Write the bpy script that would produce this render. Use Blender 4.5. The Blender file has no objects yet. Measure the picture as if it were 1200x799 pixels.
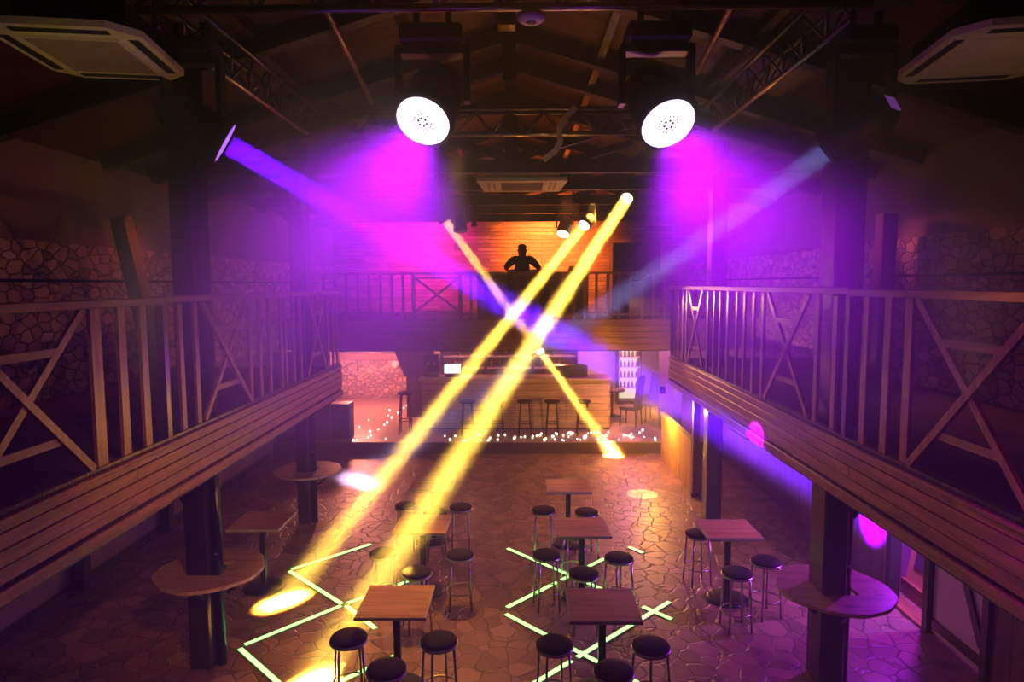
import bpy, bmesh, math, random
from mathutils import Vector, Matrix, Euler
random.seed(7)
S = bpy.context.scene
COL = S.collection
PI = math.pi

# ------------------------------------------------------------------ helpers
class MB:
    """collects simple solids into one mesh"""
    def __init__(s): s.v = []; s.f = []; s.sm = []
    def add(s, vs, fs, smooth=False):
        n = len(s.v); s.v += [tuple(v) for v in vs]
        for f in fs: s.f.append([i + n for i in f]); s.sm.append(smooth)
    def box(s, c, d, rot=None, bev=0.0):
        x, y, z = d[0] / 2, d[1] / 2, d[2] / 2
        if bev > 0 and bev < min(x, y, z):
            vs = []; fs = []
            b = bev
            bm = bmesh.new(); bmesh.ops.create_cube(bm, size=1)
            for v in bm.verts: v.co = Vector((v.co.x * d[0], v.co.y * d[1], v.co.z * d[2]))
            bmesh.ops.bevel(bm, geom=bm.edges[:], offset=b, segments=1, profile=.5, affect='EDGES')
            bm.verts.index_update()
            vs = [v.co.copy() for v in bm.verts]; fs = [[v.index for v in f.verts] for f in bm.faces]; bm.free()
        else:
            vs = [Vector(p) for p in ((-x,-y,-z),(x,-y,-z),(x,y,-z),(-x,y,-z),(-x,-y,z),(x,-y,z),(x,y,z),(-x,y,z))]
            fs = [(0,3,2,1),(4,5,6,7),(0,1,5,4),(1,2,6,5),(2,3,7,6),(3,0,4,7)]
        M = rot.to_matrix() if rot is not None else Matrix.Identity(3)
        s.add([M @ v + Vector(c) for v in vs], fs); return s
    def bb(s, x0, x1, y0, y1, z0, z1, bev=0.0):
        return s.box(((x0+x1)/2,(y0+y1)/2,(z0+z1)/2), (x1-x0,y1-y0,z1-z0), None, bev)
    def bar(s, a, b, w, h, up=(0,0,1)):
        """square bar from a to b, w across, h along 'up'"""
        a = Vector(a); b = Vector(b); d = (b - a); L = d.length; d.normalize()
        u = Vector(up); r = d.cross(u)
        if r.length < 1e-4: r = d.cross(Vector((1,0,0)))
        r.normalize(); u = r.cross(d)
        vs = []
        for p in (a, b):
            for i, j in ((-1,-1),(1,-1),(1,1),(-1,1)): vs.append(p + r*(i*w/2) + u*(j*h/2))
        s.add(vs, [(3,2,1,0),(4,5,6,7),(0,1,5,4),(1,2,6,5),(2,3,7,6),(3,0,4,7)]); return s
    def rod(s, a, b, r, r2=None, n=12, caps=True):
        a = Vector(a); b = Vector(b); r2 = r if r2 is None else r2
        d = (b - a).normalized(); q = d.to_track_quat('Z', 'Y')
        vs = []
        for p, rr in ((a, r), (b, r2)):
            for k in range(n):
                t = 2*PI*k/n; vs.append(p + q @ Vector((rr*math.cos(t), rr*math.sin(t), 0)))
        s.add(vs, [(k, (k+1) % n, n+(k+1) % n, n+k) for k in range(n)], True)
        if caps: s.add(vs[:n], [list(range(n))[::-1]]); s.add(vs[n:], [list(range(n))])
        return s
    def tube(s, pts, r, n=8):
        pts = [Vector(p) for p in pts]; vs = []; fs = []
        for i, p in enumerate(pts):
            d = (pts[min(i+1, len(pts)-1)] - pts[max(i-1, 0)]).normalized(); q = d.to_track_quat('Z', 'Y')
            for k in range(n):
                t = 2*PI*k/n; vs.append(p + q @ Vector((r*math.cos(t), r*math.sin(t), 0)))
        for i in range(len(pts)-1):
            for k in range(n): fs.append((i*n+k, i*n+(k+1) % n, (i+1)*n+(k+1) % n, (i+1)*n+k))
        s.add(vs, fs, True); s.add(vs[:n], [list(range(n))[::-1]]); s.add(vs[-n:], [list(range(n))]); return s
    def lathe(s, prof, n=24, c=(0,0,0), M=None, smooth=True):
        vs = []; fs = []; m = len(prof); c = Vector(c)
        for k in range(n):
            t = 2*PI*k/n
            for r, z in prof:
                v = Vector((r*math.cos(t), r*math.sin(t), z)); v = M @ v if M is not None else v
                vs.append(v + c)
        for k in range(n):
            for j in range(m-1): fs.append((k*m+j, ((k+1) % n)*m+j, ((k+1) % n)*m+j+1, k*m+j+1))
        s.add(vs, fs, smooth)
        for j, rev in ((0, True), (m-1, False)):
            if prof[j][0] > 1e-5:
                ring = [k*m+j for k in range(n)]
                s.add([vs[i] for i in ring], [list(range(n))[::-1] if rev else list(range(n))])
        return s
    def torus(s, c, R, r, n=28, m=8, M=None):
        vs = []; fs = []; c = Vector(c)
        for i in range(n):
            a = 2*PI*i/n
            for j in range(m):
                b = 2*PI*j/m
                v = Vector(((R+r*math.cos(b))*math.cos(a), (R+r*math.cos(b))*math.sin(a), r*math.sin(b)))
                vs.append((M @ v if M is not None else v) + c)
        for i in range(n):
            for j in range(m): fs.append((i*m+j, ((i+1) % n)*m+j, ((i+1) % n)*m+(j+1) % m, i*m+(j+1) % m))
        s.add(vs, fs, True); return s
    def prism(s, poly, z0, z1):
        n = len(poly)
        vs = [(x, y, z0) for x, y in poly] + [(x, y, z1) for x, y in poly]
        s.add(vs, [list(range(n))[::-1], list(range(n, 2*n))] + [(k, (k+1) % n, n+(k+1) % n, n+k) for k in range(n)]); return s
    def ball(s, c, r, n=12, m=8, sc=(1,1,1)):
        prof = [(r*math.sin(PI*j/m), -r*math.cos(PI*j/m)) for j in range(m+1)]
        return s.lathe([(max(p[0], 0), p[1]) for p in prof], n, c, Matrix.Diagonal(sc).to_3x3())
    def build(s, name, mat, parent=None, loc=None):
        me = bpy.data.meshes.new(name); me.from_pydata(s.v, [], s.f)
        for p, sm in zip(me.polygons, s.sm): p.use_smooth = sm
        bm = bmesh.new(); bm.from_mesh(me)
        bmesh.ops.remove_doubles(bm, verts=bm.verts[:], dist=1e-6)
        bmesh.ops.recalc_face_normals(bm, faces=bm.faces[:]); bm.to_mesh(me); bm.free()
        me.materials.append(mat)
        o = bpy.data.objects.new(name, me); COL.objects.link(o)
        if parent is not None: o.parent = parent
        if loc is not None: o.location = loc
        return o

def tag(o, label=None, cat=None, group=None, kind=None):
    if label: o['label'] = label
    if cat: o['category'] = cat
    if group: o['group'] = group
    if kind: o['kind'] = kind
    return o
def thing(name, label, cat, loc=(0,0,0), rz=0.0, group=None):
    o = bpy.data.objects.new(name, None); COL.objects.link(o)
    o.empty_display_size = .1; o.location = loc; o.rotation_euler = (0, 0, rz)
    return tag(o, label, cat, group)
def struct(name, mb, mat):
    return tag(mb.build(name, mat), kind='structure')
def dup(root, loc, rz=None, label=None, group=None):
    r = root.copy(); COL.objects.link(r); r.location = loc
    if rz is not None: r.rotation_euler = (0, 0, rz)
    if label: r['label'] = label
    if group: r['group'] = group
    for ch in list(root.children):
        c = ch.copy(); COL.objects.link(c); c.parent = r
        for g in list(ch.children):
            d = g.copy(); COL.objects.link(d); d.parent = c
    return r

# ------------------------------------------------------------------ materials
def newmat(name):
    m = bpy.data.materials.new(name); m.use_nodes = True
    nt = m.node_tree; b = nt.nodes['Principled BSDF']
    return m, nt, b
def N(nt, t, **kw):
    n = nt.nodes.new(t)
    for k, v in kw.items():
        if k in n.inputs: n.inputs[k].default_value = v
        else: setattr(n, k, v)
    return n
def ramp(nt, stops):
    r = nt.nodes.new('ShaderNodeValToRGB'); e = r.color_ramp.elements
    while len(e) < len(stops): e.new(.5)
    for el, (p, c) in zip(e, stops): el.position = p; el.color = (c[0], c[1], c[2], 1)
    return r
def coords(nt, scale=(1,1,1), kind='Object', rot=(0,0,0), jitter=False):
    tc = nt.nodes.new('ShaderNodeTexCoord'); mp = nt.nodes.new('ShaderNodeMapping')
    mp.inputs['Scale'].default_value = scale; mp.inputs['Rotation'].default_value = rot
    nt.links.new(tc.outputs[kind], mp.inputs['Vector'])
    if jitter:
        oi = nt.nodes.new('ShaderNodeObjectInfo'); mul = nt.nodes.new('ShaderNodeMath'); mul.operation = 'MULTIPLY'
        mul.inputs[1].default_value = 37.0
        nt.links.new(oi.outputs['Random'], mul.inputs[0])
        nt.links.new(mul.outputs[0], mp.inputs['Location'])
    return mp
def plain(name, col, rough=.5, metal=0.0, var=.25, scale=8.0, bump=0.0, spec=.5):
    m, nt, b = newmat(name)
    mp = coords(nt, (scale,)*3)
    n = N(nt, 'ShaderNodeTexNoise', Scale=1.0, Detail=4.0)
    nt.links.new(mp.outputs[0], n.inputs['Vector'])
    r = ramp(nt, [(.3, [c*(1-var) for c in col]), (.7, [min(1, c*(1+var)) for c in col])])
    nt.links.new(n.outputs['Fac'], r.inputs[0]); nt.links.new(r.outputs[0], b.inputs['Base Color'])
    b.inputs['Roughness'].default_value = rough; b.inputs['Metallic'].default_value = metal
    b.inputs['Specular IOR Level'].default_value = spec
    if bump:
        bp = N(nt, 'ShaderNodeBump', Strength=bump, Distance=.02)
        nt.links.new(n.outputs['Fac'], bp.inputs['Height']); nt.links.new(bp.outputs[0], b.inputs['Normal'])
    return m
def wood(name, dark, light, axis='y', rough=.45, scale=1.0, knots=True, spec=.5):
    """grain running along one object axis"""
    m, nt, b = newmat(name)
    sc = {'x': (.9, 14, 14), 'y': (14, .9, 14), 'z': (14, 14, .9)}[axis]
    mp = coords(nt, [k*scale for k in sc], jitter=True)
    n = N(nt, 'ShaderNodeTexNoise', Scale=1.6, Detail=6.0, Distortion=.6)
    nt.links.new(mp.outputs[0], n.inputs['Vector'])
    r = ramp(nt, [(.3, dark), (.52, [(a+c)/2 for a, c in zip(dark, light)]), (.72, light)])
    nt.links.new(n.outputs['Fac'], r.inputs[0])
    out = r.outputs[0]
    if knots:
        sc2 = {'x': (1.2, 4, 4), 'y': (4, 1.2, 4), 'z': (4, 4, 1.2)}[axis]
        mp2 = coords(nt, sc2, jitter=True)
        v = N(nt, 'ShaderNodeTexVoronoi', Scale=1.3); nt.links.new(mp2.outputs[0], v.inputs['Vector'])
        r2 = ramp(nt, [(.05, (.25,.2,.2)), (.16, (1,1,1))]); nt.links.new(v.outputs['Distance'], r2.inputs[0])
        mx = N(nt, 'ShaderNodeMixRGB', blend_type='MULTIPLY'); mx.inputs[0].default_value = .85
        nt.links.new(out, mx.inputs[1]); nt.links.new(r2.outputs[0], mx.inputs[2]); out = mx.outputs[0]
    nt.links.new(out, b.inputs['Base Color'])
    b.inputs['Roughness'].default_value = rough; b.inputs['Specular IOR Level'].default_value = spec
    bp = N(nt, 'ShaderNodeBump', Strength=.25, Distance=.01)
    nt.links.new(n.outputs['Fac'], bp.inputs['Height']); nt.links.new(bp.outputs[0], b.inputs['Normal'])
    return m
def stone(name, c1, c2, mortar, scale, rough=.7, squash=(1,1,1), edge=.06, bump=.6):
    m, nt, b = newmat(name)
    mp = coords(nt, [scale*k for k in squash])
    nz = N(nt, 'ShaderNodeTexNoise', Scale=1.7, Detail=3.0); nt.links.new(mp.outputs[0], nz.inputs['Vector'])
    mixv = N(nt, 'ShaderNodeMixRGB', blend_type='LINEAR_LIGHT'); mixv.inputs[0].default_value = .18
    nt.links.new(mp.outputs[0], mixv.inputs[1]); nt.links.new(nz.outputs['Color'], mixv.inputs[2])
    v = N(nt, 'ShaderNodeTexVoronoi', feature='DISTANCE_TO_EDGE', Scale=1.0); nt.links.new(mixv.outputs[0], v.inputs['Vector'])
    vc = N(nt, 'ShaderNodeTexVoronoi', Scale=1.0); nt.links.new(mixv.outputs[0], vc.inputs['Vector'])
    sep = nt.nodes.new('ShaderNodeSeparateColor'); nt.links.new(vc.outputs['Color'], sep.inputs[0])
    fine = N(nt, 'ShaderNodeTexNoise', Scale=6.0, Detail=6.0); nt.links.new(mp.outputs[0], fine.inputs['Vector'])
    add = N(nt, 'ShaderNodeMath', operation='MULTIPLY_ADD'); add.inputs[1].default_value = .55
    nt.links.new(sep.outputs[0], add.inputs[0]); 
    ml = N(nt, 'ShaderNodeMath', operation='MULTIPLY'); ml.inputs[1].default_value = .55
    nt.links.new(fine.outputs['Fac'], ml.inputs[0]); nt.links.new(ml.outputs[0], add.inputs[2])
    r = ramp(nt, [(.2, c1), (.8, c2)]); nt.links.new(add.outputs[0], r.inputs[0])
    e = ramp(nt, [(0.0, (0,0,0)), (edge, (1,1,1))]); nt.links.new(v.outputs['Distance'], e.inputs[0])
    mx = N(nt, 'ShaderNodeMixRGB'); nt.links.new(e.outputs[0], mx.inputs[0])
    mx.inputs[1].default_value = (*mortar, 1); nt.links.new(r.outputs[0], mx.inputs[2])
    nt.links.new(mx.outputs[0], b.inputs['Base Color']); b.inputs['Roughness'].default_value = rough
    hh = N(nt, 'ShaderNodeMath', operation='MULTIPLY_ADD'); hh.inputs[1].default_value = .3
    nt.links.new(fine.outputs['Fac'], hh.inputs[0]); nt.links.new(e.outputs[0], hh.inputs[2])
    bp = N(nt, 'ShaderNodeBump', Strength=bump, Distance=.02)
    nt.links.new(hh.outputs[0], bp.inputs['Height']); nt.links.new(bp.outputs[0], b.inputs['Normal'])
    return m
def planked(name, c1, c2, gap, row, length, swz, rough=.5):
    """boards / courses by brick texture; swz picks the two object axes"""
    m, nt, b = newmat(name)
    tc = nt.nodes.new('ShaderNodeTexCoord'); sx = nt.nodes.new('ShaderNodeSeparateXYZ'); cb = nt.nodes.new('ShaderNodeCombineXYZ')
    nt.links.new(tc.outputs['Object'], sx.inputs[0])
    nt.links.new(sx.outputs[swz[0]], cb.inputs[0]); nt.links.new(sx.outputs[swz[1]], cb.inputs[1])
    br = N(nt, 'ShaderNodeTexBrick', Scale=1.0); br.inputs['Color1'].default_value = (*c1,1); br.inputs['Color2'].default_value = (*c2,1)
    br.inputs['Mortar'].default_value = (*gap,1); br.inputs['Mortar Size'].default_value = .008
    br.inputs['Brick Width'].default_value = length; br.inputs['Row Height'].default_value = row
    nt.links.new(cb.outputs[0], br.inputs['Vector'])
    n = N(nt, 'ShaderNodeTexNoise', Scale=5.0, Detail=6.0); 
    mp = nt.nodes.new('ShaderNodeMapping'); mp.inputs['Scale'].default_value = (.5, 4, 1); nt.links.new(cb.outputs[0], mp.inputs[0]); nt.links.new(mp.outputs[0], n.inputs['Vector'])
    r = ramp(nt, [(.3, (.55,.55,.55)), (.7, (1.1,1.1,1.1))]); nt.links.new(n.outputs['Fac'], r.inputs[0])
    mx = N(nt, 'ShaderNodeMixRGB', blend_type='MULTIPLY'); mx.inputs[0].default_value = 1
    nt.links.new(br.outputs['Color'], mx.inputs[1]); nt.links.new(r.outputs[0], mx.inputs[2]); nt.links.new(mx.outputs[0], b.inputs['Base Color'])
    b.inputs['Roughness'].default_value = rough
    bp = N(nt, 'ShaderNodeBump', Strength=.5, Distance=.01); bp.invert = True
    nt.links.new(br.outputs['Fac'], bp.inputs['Height']); nt.links.new(bp.outputs[0], b.inputs['Normal'])
    return m
def glow(name, col, strength):
    m, nt, b = newmat(name)
    n = N(nt, 'ShaderNodeTexNoise', Scale=12.0); mp = coords(nt); nt.links.new(mp.outputs[0], n.inputs['Vector'])
    r = ramp(nt, [(.2, [c*.92 for c in col]), (.8, col)]); nt.links.new(n.outputs['Fac'], r.inputs[0])
    nt.links.new(r.outputs[0], b.inputs['Emission Color']); b.inputs['Emission Strength'].default_value = strength
    b.inputs['Base Color'].default_value = (.02,.02,.02,1); b.inputs['Roughness'].default_value = .3
    return m

M = {}
M['floor'] = stone('stone_floor', (.17,.085,.05), (.40,.22,.13), (.07,.035,.025), 4.2, .42, (1,1,1), .05, .35)
M['stone'] = stone('rubble_stone', (.22,.13,.09), (.66,.46,.34), (.04,.028,.024), 4.8, .75, (1,1,1.5), .09, .9)
M['plaster'] = plain('dark_plaster', (.20,.13,.11), .8, var=.3, scale=1.5, bump=.2)
M['lowplaster'] = planked('lower_boards', (.17,.09,.06), (.24,.13,.08), (.03,.02,.015), .32, 3.0, (2, 1), .6)
M['dark_wall'] = plain('dark_wall', (.10,.06,.055), .7, var=.3, scale=2, bump=.1)
M['brickwall'] = planked('back_wall_courses', (.56,.32,.20), (.30,.15,.10), (.07,.03,.025), .12, .8, (0, 2), .6)
M['barboards'] = planked('bar_boards', (.62,.42,.2), (.5,.32,.14), (.2,.12,.05), .17, 2.4, (0, 2), .5)
M['reed'] = None
m, nt, b = newmat('reed_ceiling')
mp = coords(nt, (1.5, 26, 1.5)); n = N(nt, 'ShaderNodeTexNoise', Scale=2.0, Detail=5.0); nt.links.new(mp.outputs[0], n.inputs['Vector'])
r = ramp(nt, [(.3, (.03,.006,.007)), (.7, (.16,.04,.04))]); nt.links.new(n.outputs['Fac'], r.inputs[0]); nt.links.new(r.outputs[0], b.inputs['Base Color'])
b.inputs['Roughness'].default_value = .45
bp = N(nt, 'ShaderNodeBump', Strength=.8, Distance=.03); nt.links.new(n.outputs['Fac'], bp.inputs['Height']); nt.links.new(bp.outputs[0], b.inputs['Normal'])
M['reed'] = m
M['plank'] = wood('fascia_pine', (.16,.055,.018), (.50,.22,.07), 'y', .38)
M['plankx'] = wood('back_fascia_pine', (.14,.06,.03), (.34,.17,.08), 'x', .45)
M['rail'] = wood('rail_timber', (.13,.05,.022), (.36,.16,.065), 'y', .4)
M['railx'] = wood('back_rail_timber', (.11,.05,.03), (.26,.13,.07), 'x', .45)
M['baluster'] = wood('baluster_timber', (.16,.06,.024), (.42,.20,.075), 'z', .32)
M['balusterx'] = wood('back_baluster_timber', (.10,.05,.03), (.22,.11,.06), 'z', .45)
M['beam'] = wood('dark_roof_timber', (.018,.012,.010), (.05,.03,.025), 'x', .6, knots=False)
M['post'] = wood('dark_post_timber', (.018,.012,.010), (.05,.034,.026), 'z', .22, knots=False)
M['steelpost'] = plain('dark_steel', (.03,.026,.026), .18, 0.8, .2, 6)
M['tabletop'] = wood('table_wood', (.36,.16,.05), (.74,.41,.15), 'x', .35, .8, knots=False)
M['edge'] = plain('table_edge', (.55,.47,.27), .45, 0, .12, 10)
M['roundtop'] = wood('round_table_ply', (.30,.17,.07), (.58,.36,.16), 'x', .4, .7)
M['roundedge'] = plain('round_table_edge', (.62,.47,.25), .5, 0, .3, 14)
M['blackmetal'] = plain('black_metal', (.018,.018,.02), .35, .6, .2, 10)
M['blackplastic'] = plain('black_plastic', (.02,.02,.022), .42, 0, .25, 9)
M['chrome'] = plain('pale_metal', (.55,.50,.42), .28, 1.0, .1, 9)
M['seat'] = plain('dark_vinyl', (.012,.007,.007), .7, 0, .25, 14, .15, .15)
M['pale'] = plain('pale_plastic', (.70,.64,.48), .5, 0, .06, 3)
M['grille'] = plain('grille_plastic', (.36,.26,.22), .6, 0, .08, 20)
M['darkslot'] = plain('dark_slot', (.02,.018,.016), .6, 0, .2, 9)
M['truss'] = plain('dark_aluminium', (.11,.10,.10), .3, .9, .15, 12)
M['pipe'] = plain('worn_steel_pipe', (.42,.36,.30), .3, .9, .2, 9)
M['conduit'] = plain('corrugated_conduit', (.55,.35,.2), .25, .6, .3, 30, .6)
M['cable'] = plain('pale_cable', (.5,.42,.33), .5, 0, .1, 10)
M['strap'] = plain('woven_strap', (.60,.52,.36), .6, 0, .2, 16, .2)
M['led'] = glow('green_white_led', (.28, 1.0, .18), 5.0)
M['ledbody'] = plain('led_channel', (.2,.22,.2), .4, .3, .1, 9)
M['washface'] = glow('wash_led_face', (1.0, .80, 1.0), 4.0)
M['amberlens'] = glow('amber_lens', (1.0, .86, .50), 6.0)
M['bluelens'] = glow('violet_lens', (.35, .12, 1.0), 3.0)
M['warmbulb'] = glow('warm_bulb', (1.0, .80, .62), 7.0)
M['screen'] = glow('lit_screen', (.85, .92, 1.0), 2.2)
M['fridgelit'] = glow('lit_fridge_interior', (1.0, .84, .55), 1.3)
M['display'] = glow('small_display', (.45, .12, .75), .35)
M['stageboard'] = planked('stage_boards', (.50,.34,.26), (.42,.28,.2), (.15,.1,.08), .14, 2.2, (0, 1), .45)
M['stageface'] = plain('stage_face', (.06,.03,.035), .6, 0, .3, 6)
M['orangepanel'] = wood('honey_boards', (.42,.24,.08), (.72,.46,.18), 'z', .45, .7)
M['cloth_dark'] = plain('dark_cloth', (.03,.025,.035), .8, 0, .3, 20)
M['skin'] = plain('skin', (.35,.2,.14), .5, 0, .1, 12)
M['hair'] = plain('dark_hair', (.015,.012,.012), .6, 0, .3, 40)
M['upholstery'] = plain('dark_upholstery', (.03,.014,.05), .6, 0, .2, 14)
M['glass_bottle'] = plain('bottle_glass', (.20,.07,.03), .12, 0, .3, 9)
M['green_bottle'] = plain('green_bottle_glass', (.04,.16,.06), .12, 0, .3, 9)
M['white'] = plain('white_paint', (.75,.68,.66), .5, 0, .06, 6)
M['poster'] = plain('orange_board', (.75,.38,.14), .6, 0, .25, 5)

# ------------------------------------------------------------------ camera
cam = bpy.data.cameras.new('camera'); co = bpy.data.objects.new('camera', cam); COL.objects.link(co)
cam.sensor_width = 36.0; cam.lens = 775.3/1200*36.0; cam.clip_start = .05
pitch, yaw, roll = math.radians(4.89), math.radians(-.72), math.radians(-.24)
fwd = Vector((math.sin(yaw)*math.cos(pitch), math.cos(yaw)*math.cos(pitch), -math.sin(pitch)))
r0 = Vector((math.cos(yaw), -math.sin(yaw), 0)); u0 = r0.cross(fwd)
R = math.cos(roll)*r0 + math.sin(roll)*u0; U = -math.sin(roll)*r0 + math.cos(roll)*u0
mm = Matrix((R, U, -fwd)).transposed().to_4x4(); mm.translation = Vector((.134, 0, 4.0))
co.matrix_world = mm; S.camera = co

# ------------------------------------------------------------------ the shell
XF, ZB, ZT = 2.92, 2.11, 2.65
struct('floor', MB().bb(-6.2, 6.2, -2, 22.4, -.12, 0), M['floor'])
WL, WR = -5.75, 5.6
struct('wall_left', MB().bb(WL-.2, WL, -2, 22.4, 0, 2.5).bb(WL-.2, WL, -2, 22.4, 4.55, 6.4), M['plaster'])
struct('wall_left_stone', MB().bb(WL-.2, WL+.05, -2, 22.4, 2.5, 4.05).bb(WL-.2, WL+.04, -2, 22.4, 4.09, 4.55), M['stone'])
struct('wall_right', MB().bb(WR, WR+.2, -2, 22.4, 0, 2.5).bb(WR, WR+.2, -2, 22.4, 4.62, 6.4), M['plaster'])
struct('wall_right_stone', MB().bb(WR-.05, WR+.2, -2, 22.4, 2.5, 4.08).bb(WR-.04, WR+.2, -2, 22.4, 4.12, 4.62), M['stone'])
struct('wall_front', MB().bb(-6.2, 6.2, -2.2, -2, 0, 8), M['dark_wall'])
struct('wall_back', MB().bb(-6.2, 6.2, 20.9, 21.1, 3.1, 8), M['brickwall'])
struct('wall_back_lower', MB().bb(-6.2, 6.2, 22.2, 22.4, 0, 3.1), M['white'])
# gabled ceiling of reed
RZ, SL = 7.45, .30
cb = MB()
for s in (-1, 1):
    e = 6.3
    v = [(0,-2.2,RZ),(0,22.4,RZ),(s*e,22.4,RZ-SL*e),(s*e,-2.2,RZ-SL*e)]
    v += [(x,y,z+.12) for x,y,z in v]
    cb.add(v, [(0,1,2,3),(4,5,6,7),(0,1,5,4),(1,2,6,5),(2,3,7,6),(3,0,4,7)])
struct('ceiling', cb, M['reed'])
# gallery decks
struct('floor_gallery_left', MB().bb(WL, -XF-.05, -2, 11.12, 2.36, 2.62), M['dark_wall'])
struct('floor_gallery_right', MB().bb(XF+.05, WR, -2, 12.30, 2.36, 2.62), M['dark_wall'])
struct('floor_gallery_back', MB().bb(-6.1, 6.1, 16.06, 20.9, 2.42, 3.16), M['dark_wall'])
# stage
struct('floor_stage', MB().bb(-6.1, 6.1, 15.42, 22.2, .18, .28), M['stageboard'])
struct('trim_1', MB().bb(-6.1, 6.1, 15.40, 15.44, 0, .26), M['stageface'])
# side walls of the stage recess
struct('wall_recess_right', MB().bb(3.75, 3.95, 15.5, 17.2, .28, 2.42), M['dark_wall'])
struct('wall_recess_left', MB().bb(-5.9, -4.45, 15.6, 15.8, .28, 2.42), M['dark_wall'])
# lower right partition with its doorway
struct('wall_right_lower', MB().bb(4.8, 4.92, 8.15, 15.4, 0, 2.36).bb(4.8, 4.92, -1, 6.35, 0, 2.36), M['lowplaster'])
struct('wall_right_room', MB().bb(5.3, 5.4, 5.5, 10.5, 0, 2.36), M['white'])
struct('trim_2', MB().bb(4.76, 4.96, 7.32, 8.15, 0, .04), M['plank'])
dm = MB()
for y in (8.13, 7.36, 6.40): dm.bb(4.76, 4.9, y-.045, y+.045, 0, 2.36)
struct('trim_3', dm, M['post'])

# ------------------------------------------------------------------ roof timbers
def truss(y, tie, label):
    t = thing('roof_truss', label, 'roof truss', (0, y, 5.7), 0, 'dark timber trusses under the roof')
    for s in (-1, 1):
        MB().bar((0,0,RZ-5.7-.12), (s*5.55,0,RZ-5.7-.12-SL*5.55), .16, .20).build('rafter', M['beam'], t)
    MB().bb(-.09, .09, -.09, .09, .2 if tie else 1.0, RZ-5.7-.2).build('king_post', M['post'], t)
    if tie:
        MB().bb(-5.6, 5.6, -.08, .08, 0, .2).build('tie_beam', M['beam'], t)
        for s in (-1, 1): MB().bar((s*.1,0,.25), (s*2.2,0,RZ-5.7-.25-SL*2.2), .1, .12).build('strut', M['beam'], t)
    return t
NTH = ['nearest the camera, over the front lighting bar', 'over the middle of the lighting frame', 'over the back of the lighting frame', 'just in front of the middle air conditioner',
       'behind the middle air conditioner', 'just in front of the back lighting bar', 'above the edge of the stage', 'over the far DJ gallery']
for i, y in enumerate((5.35, 7.25, 9.15, 10.35, 12.2, 14.45, 16.1, 18.2)):
    truss(y, i >= 3, 'dark timber roof truss ' + NTH[i])
for s, w in ((-1, 'left'), (1, 'right')):
    for k, x in enumerate((1.2, 2.6, 4.1)):
        o = MB().bb(-.05, .05, 3.5, 20.5, -.06, .06).build('roof_purlin', M['post'], None, (s*x, 0, RZ-.09-SL*x))
        tag(o, 'dark roof purlin running front to back on the %s slope, %s' % (w, ('closest to the ridge', 'halfway down the slope', 'lowest of the slope')[k]), 'roof beam', 'purlins under the reed ceiling')

# ------------------------------------------------------------------ columns with round tables
def column(x, y, w, label, out):
    t = thing('timber_column', label, 'column', (x, y, 0), 0, 'dark columns carrying the galleries and roof')
    MB().bb(-w/2, w*.22, -w/2, w/2, 0, 6.3, .02).build('post', M['post'], t)
    MB().rod((w*.36, -w*.1, 0), (w*.36, -w*.1, 6.3), w*.15, n=16).build('steel_pipe', M['steelpost'], t)
    MB().bar((out*(w*.4), 0, 1.72), (out*(w*.4+.42), 0, 2.34), .10, .12, (0,1,0)).build('knee_brace', M['post'], t)
    MB().ball((w*.36, -w*.1-w*.15, 1.22), .014).build('bolt', M['chrome'], t)
    return t
COLS = [(-3.16, 6.71, .33, 'dark column with a steel pipe beside the left zigzag of floor lights', -1),
        (3.24, 6.42, .33, 'dark column at the right railing beside the purple-lit doorway', 1),
        (-3.46, 10.92, .30, 'slimmer dark column farther back on the left, near the stage', -1),
        (3.40, 11.05, .28, 'dark column farther back on the right, beside the honey-coloured panel', 1)]
for c in COLS: column(*c)
def round_table(x, y, z, r, hw, label):
    t = thing('round_table', label, 'table', (x, y, z), 0, 'round tabletops ringed around columns')
    n = 56; vs = []; fs = []
    for k in range(n):
        a = 2*PI*k/n; ro = r*(1+.012*math.sin(5*a+x)+.008*math.sin(11*a))
        ca, sa = math.cos(a), math.sin(a); ri = hw/max(abs(ca), abs(sa))
        for rr, zz in ((ri,-.035),(ro,-.035),(ro,0),(ri,0)): vs.append((rr*ca, rr*sa, zz))
    for k in range(n):
        q = (k+1) % n
        for j in range(4): fs.append((k*4+j, q*4+j, q*4+(j+1) % 4, k*4+(j+1) % 4))
    mb = MB(); mb.add(vs, fs); mb.build('tabletop', M['roundtop'], t)
    n = 56; eb = MB(); vs = []; fs = []
    for k in range(n):
        a = 2*PI*k/n; ro = r*(1+.012*math.sin(5*a+x)+.008*math.sin(11*a))
        for rr, zz in ((ro+.001,-.036),(ro+.009,-.036),(ro+.009,-.002),(ro+.001,-.002)): vs.append((rr*math.cos(a), rr*math.sin(a), zz))
    for k in range(n):
        q = (k+1) % n
        for j in range(4): fs.append((k*4+j, q*4+j, q*4+(j+1) % 4, k*4+(j+1) % 4))
    eb.add(vs, fs); eb.build('edge_band', M['roundedge'], t)
    for a in (0, PI/2, PI, 3*PI/2):
        d = Vector((math.cos(a), math.sin(a), 0))
        MB().bar(d*(hw+.005)+Vector((0,0,-.26)), d*(r*.72)+Vector((0,0,-.05)), .04, .04).build('bracket', M['blackmetal'], t)
round_table(-3.14, 6.71, 1.03, .53, .172, 'round plywood tabletop ringing the near left column')
round_table(3.26, 6.42, .97, .54, .172, 'round plywood tabletop ringing the near right column, purple lit')
round_table(-3.46, 10.92, .90, .54, .158, 'round plywood tabletop ringing the far left column')

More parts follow.
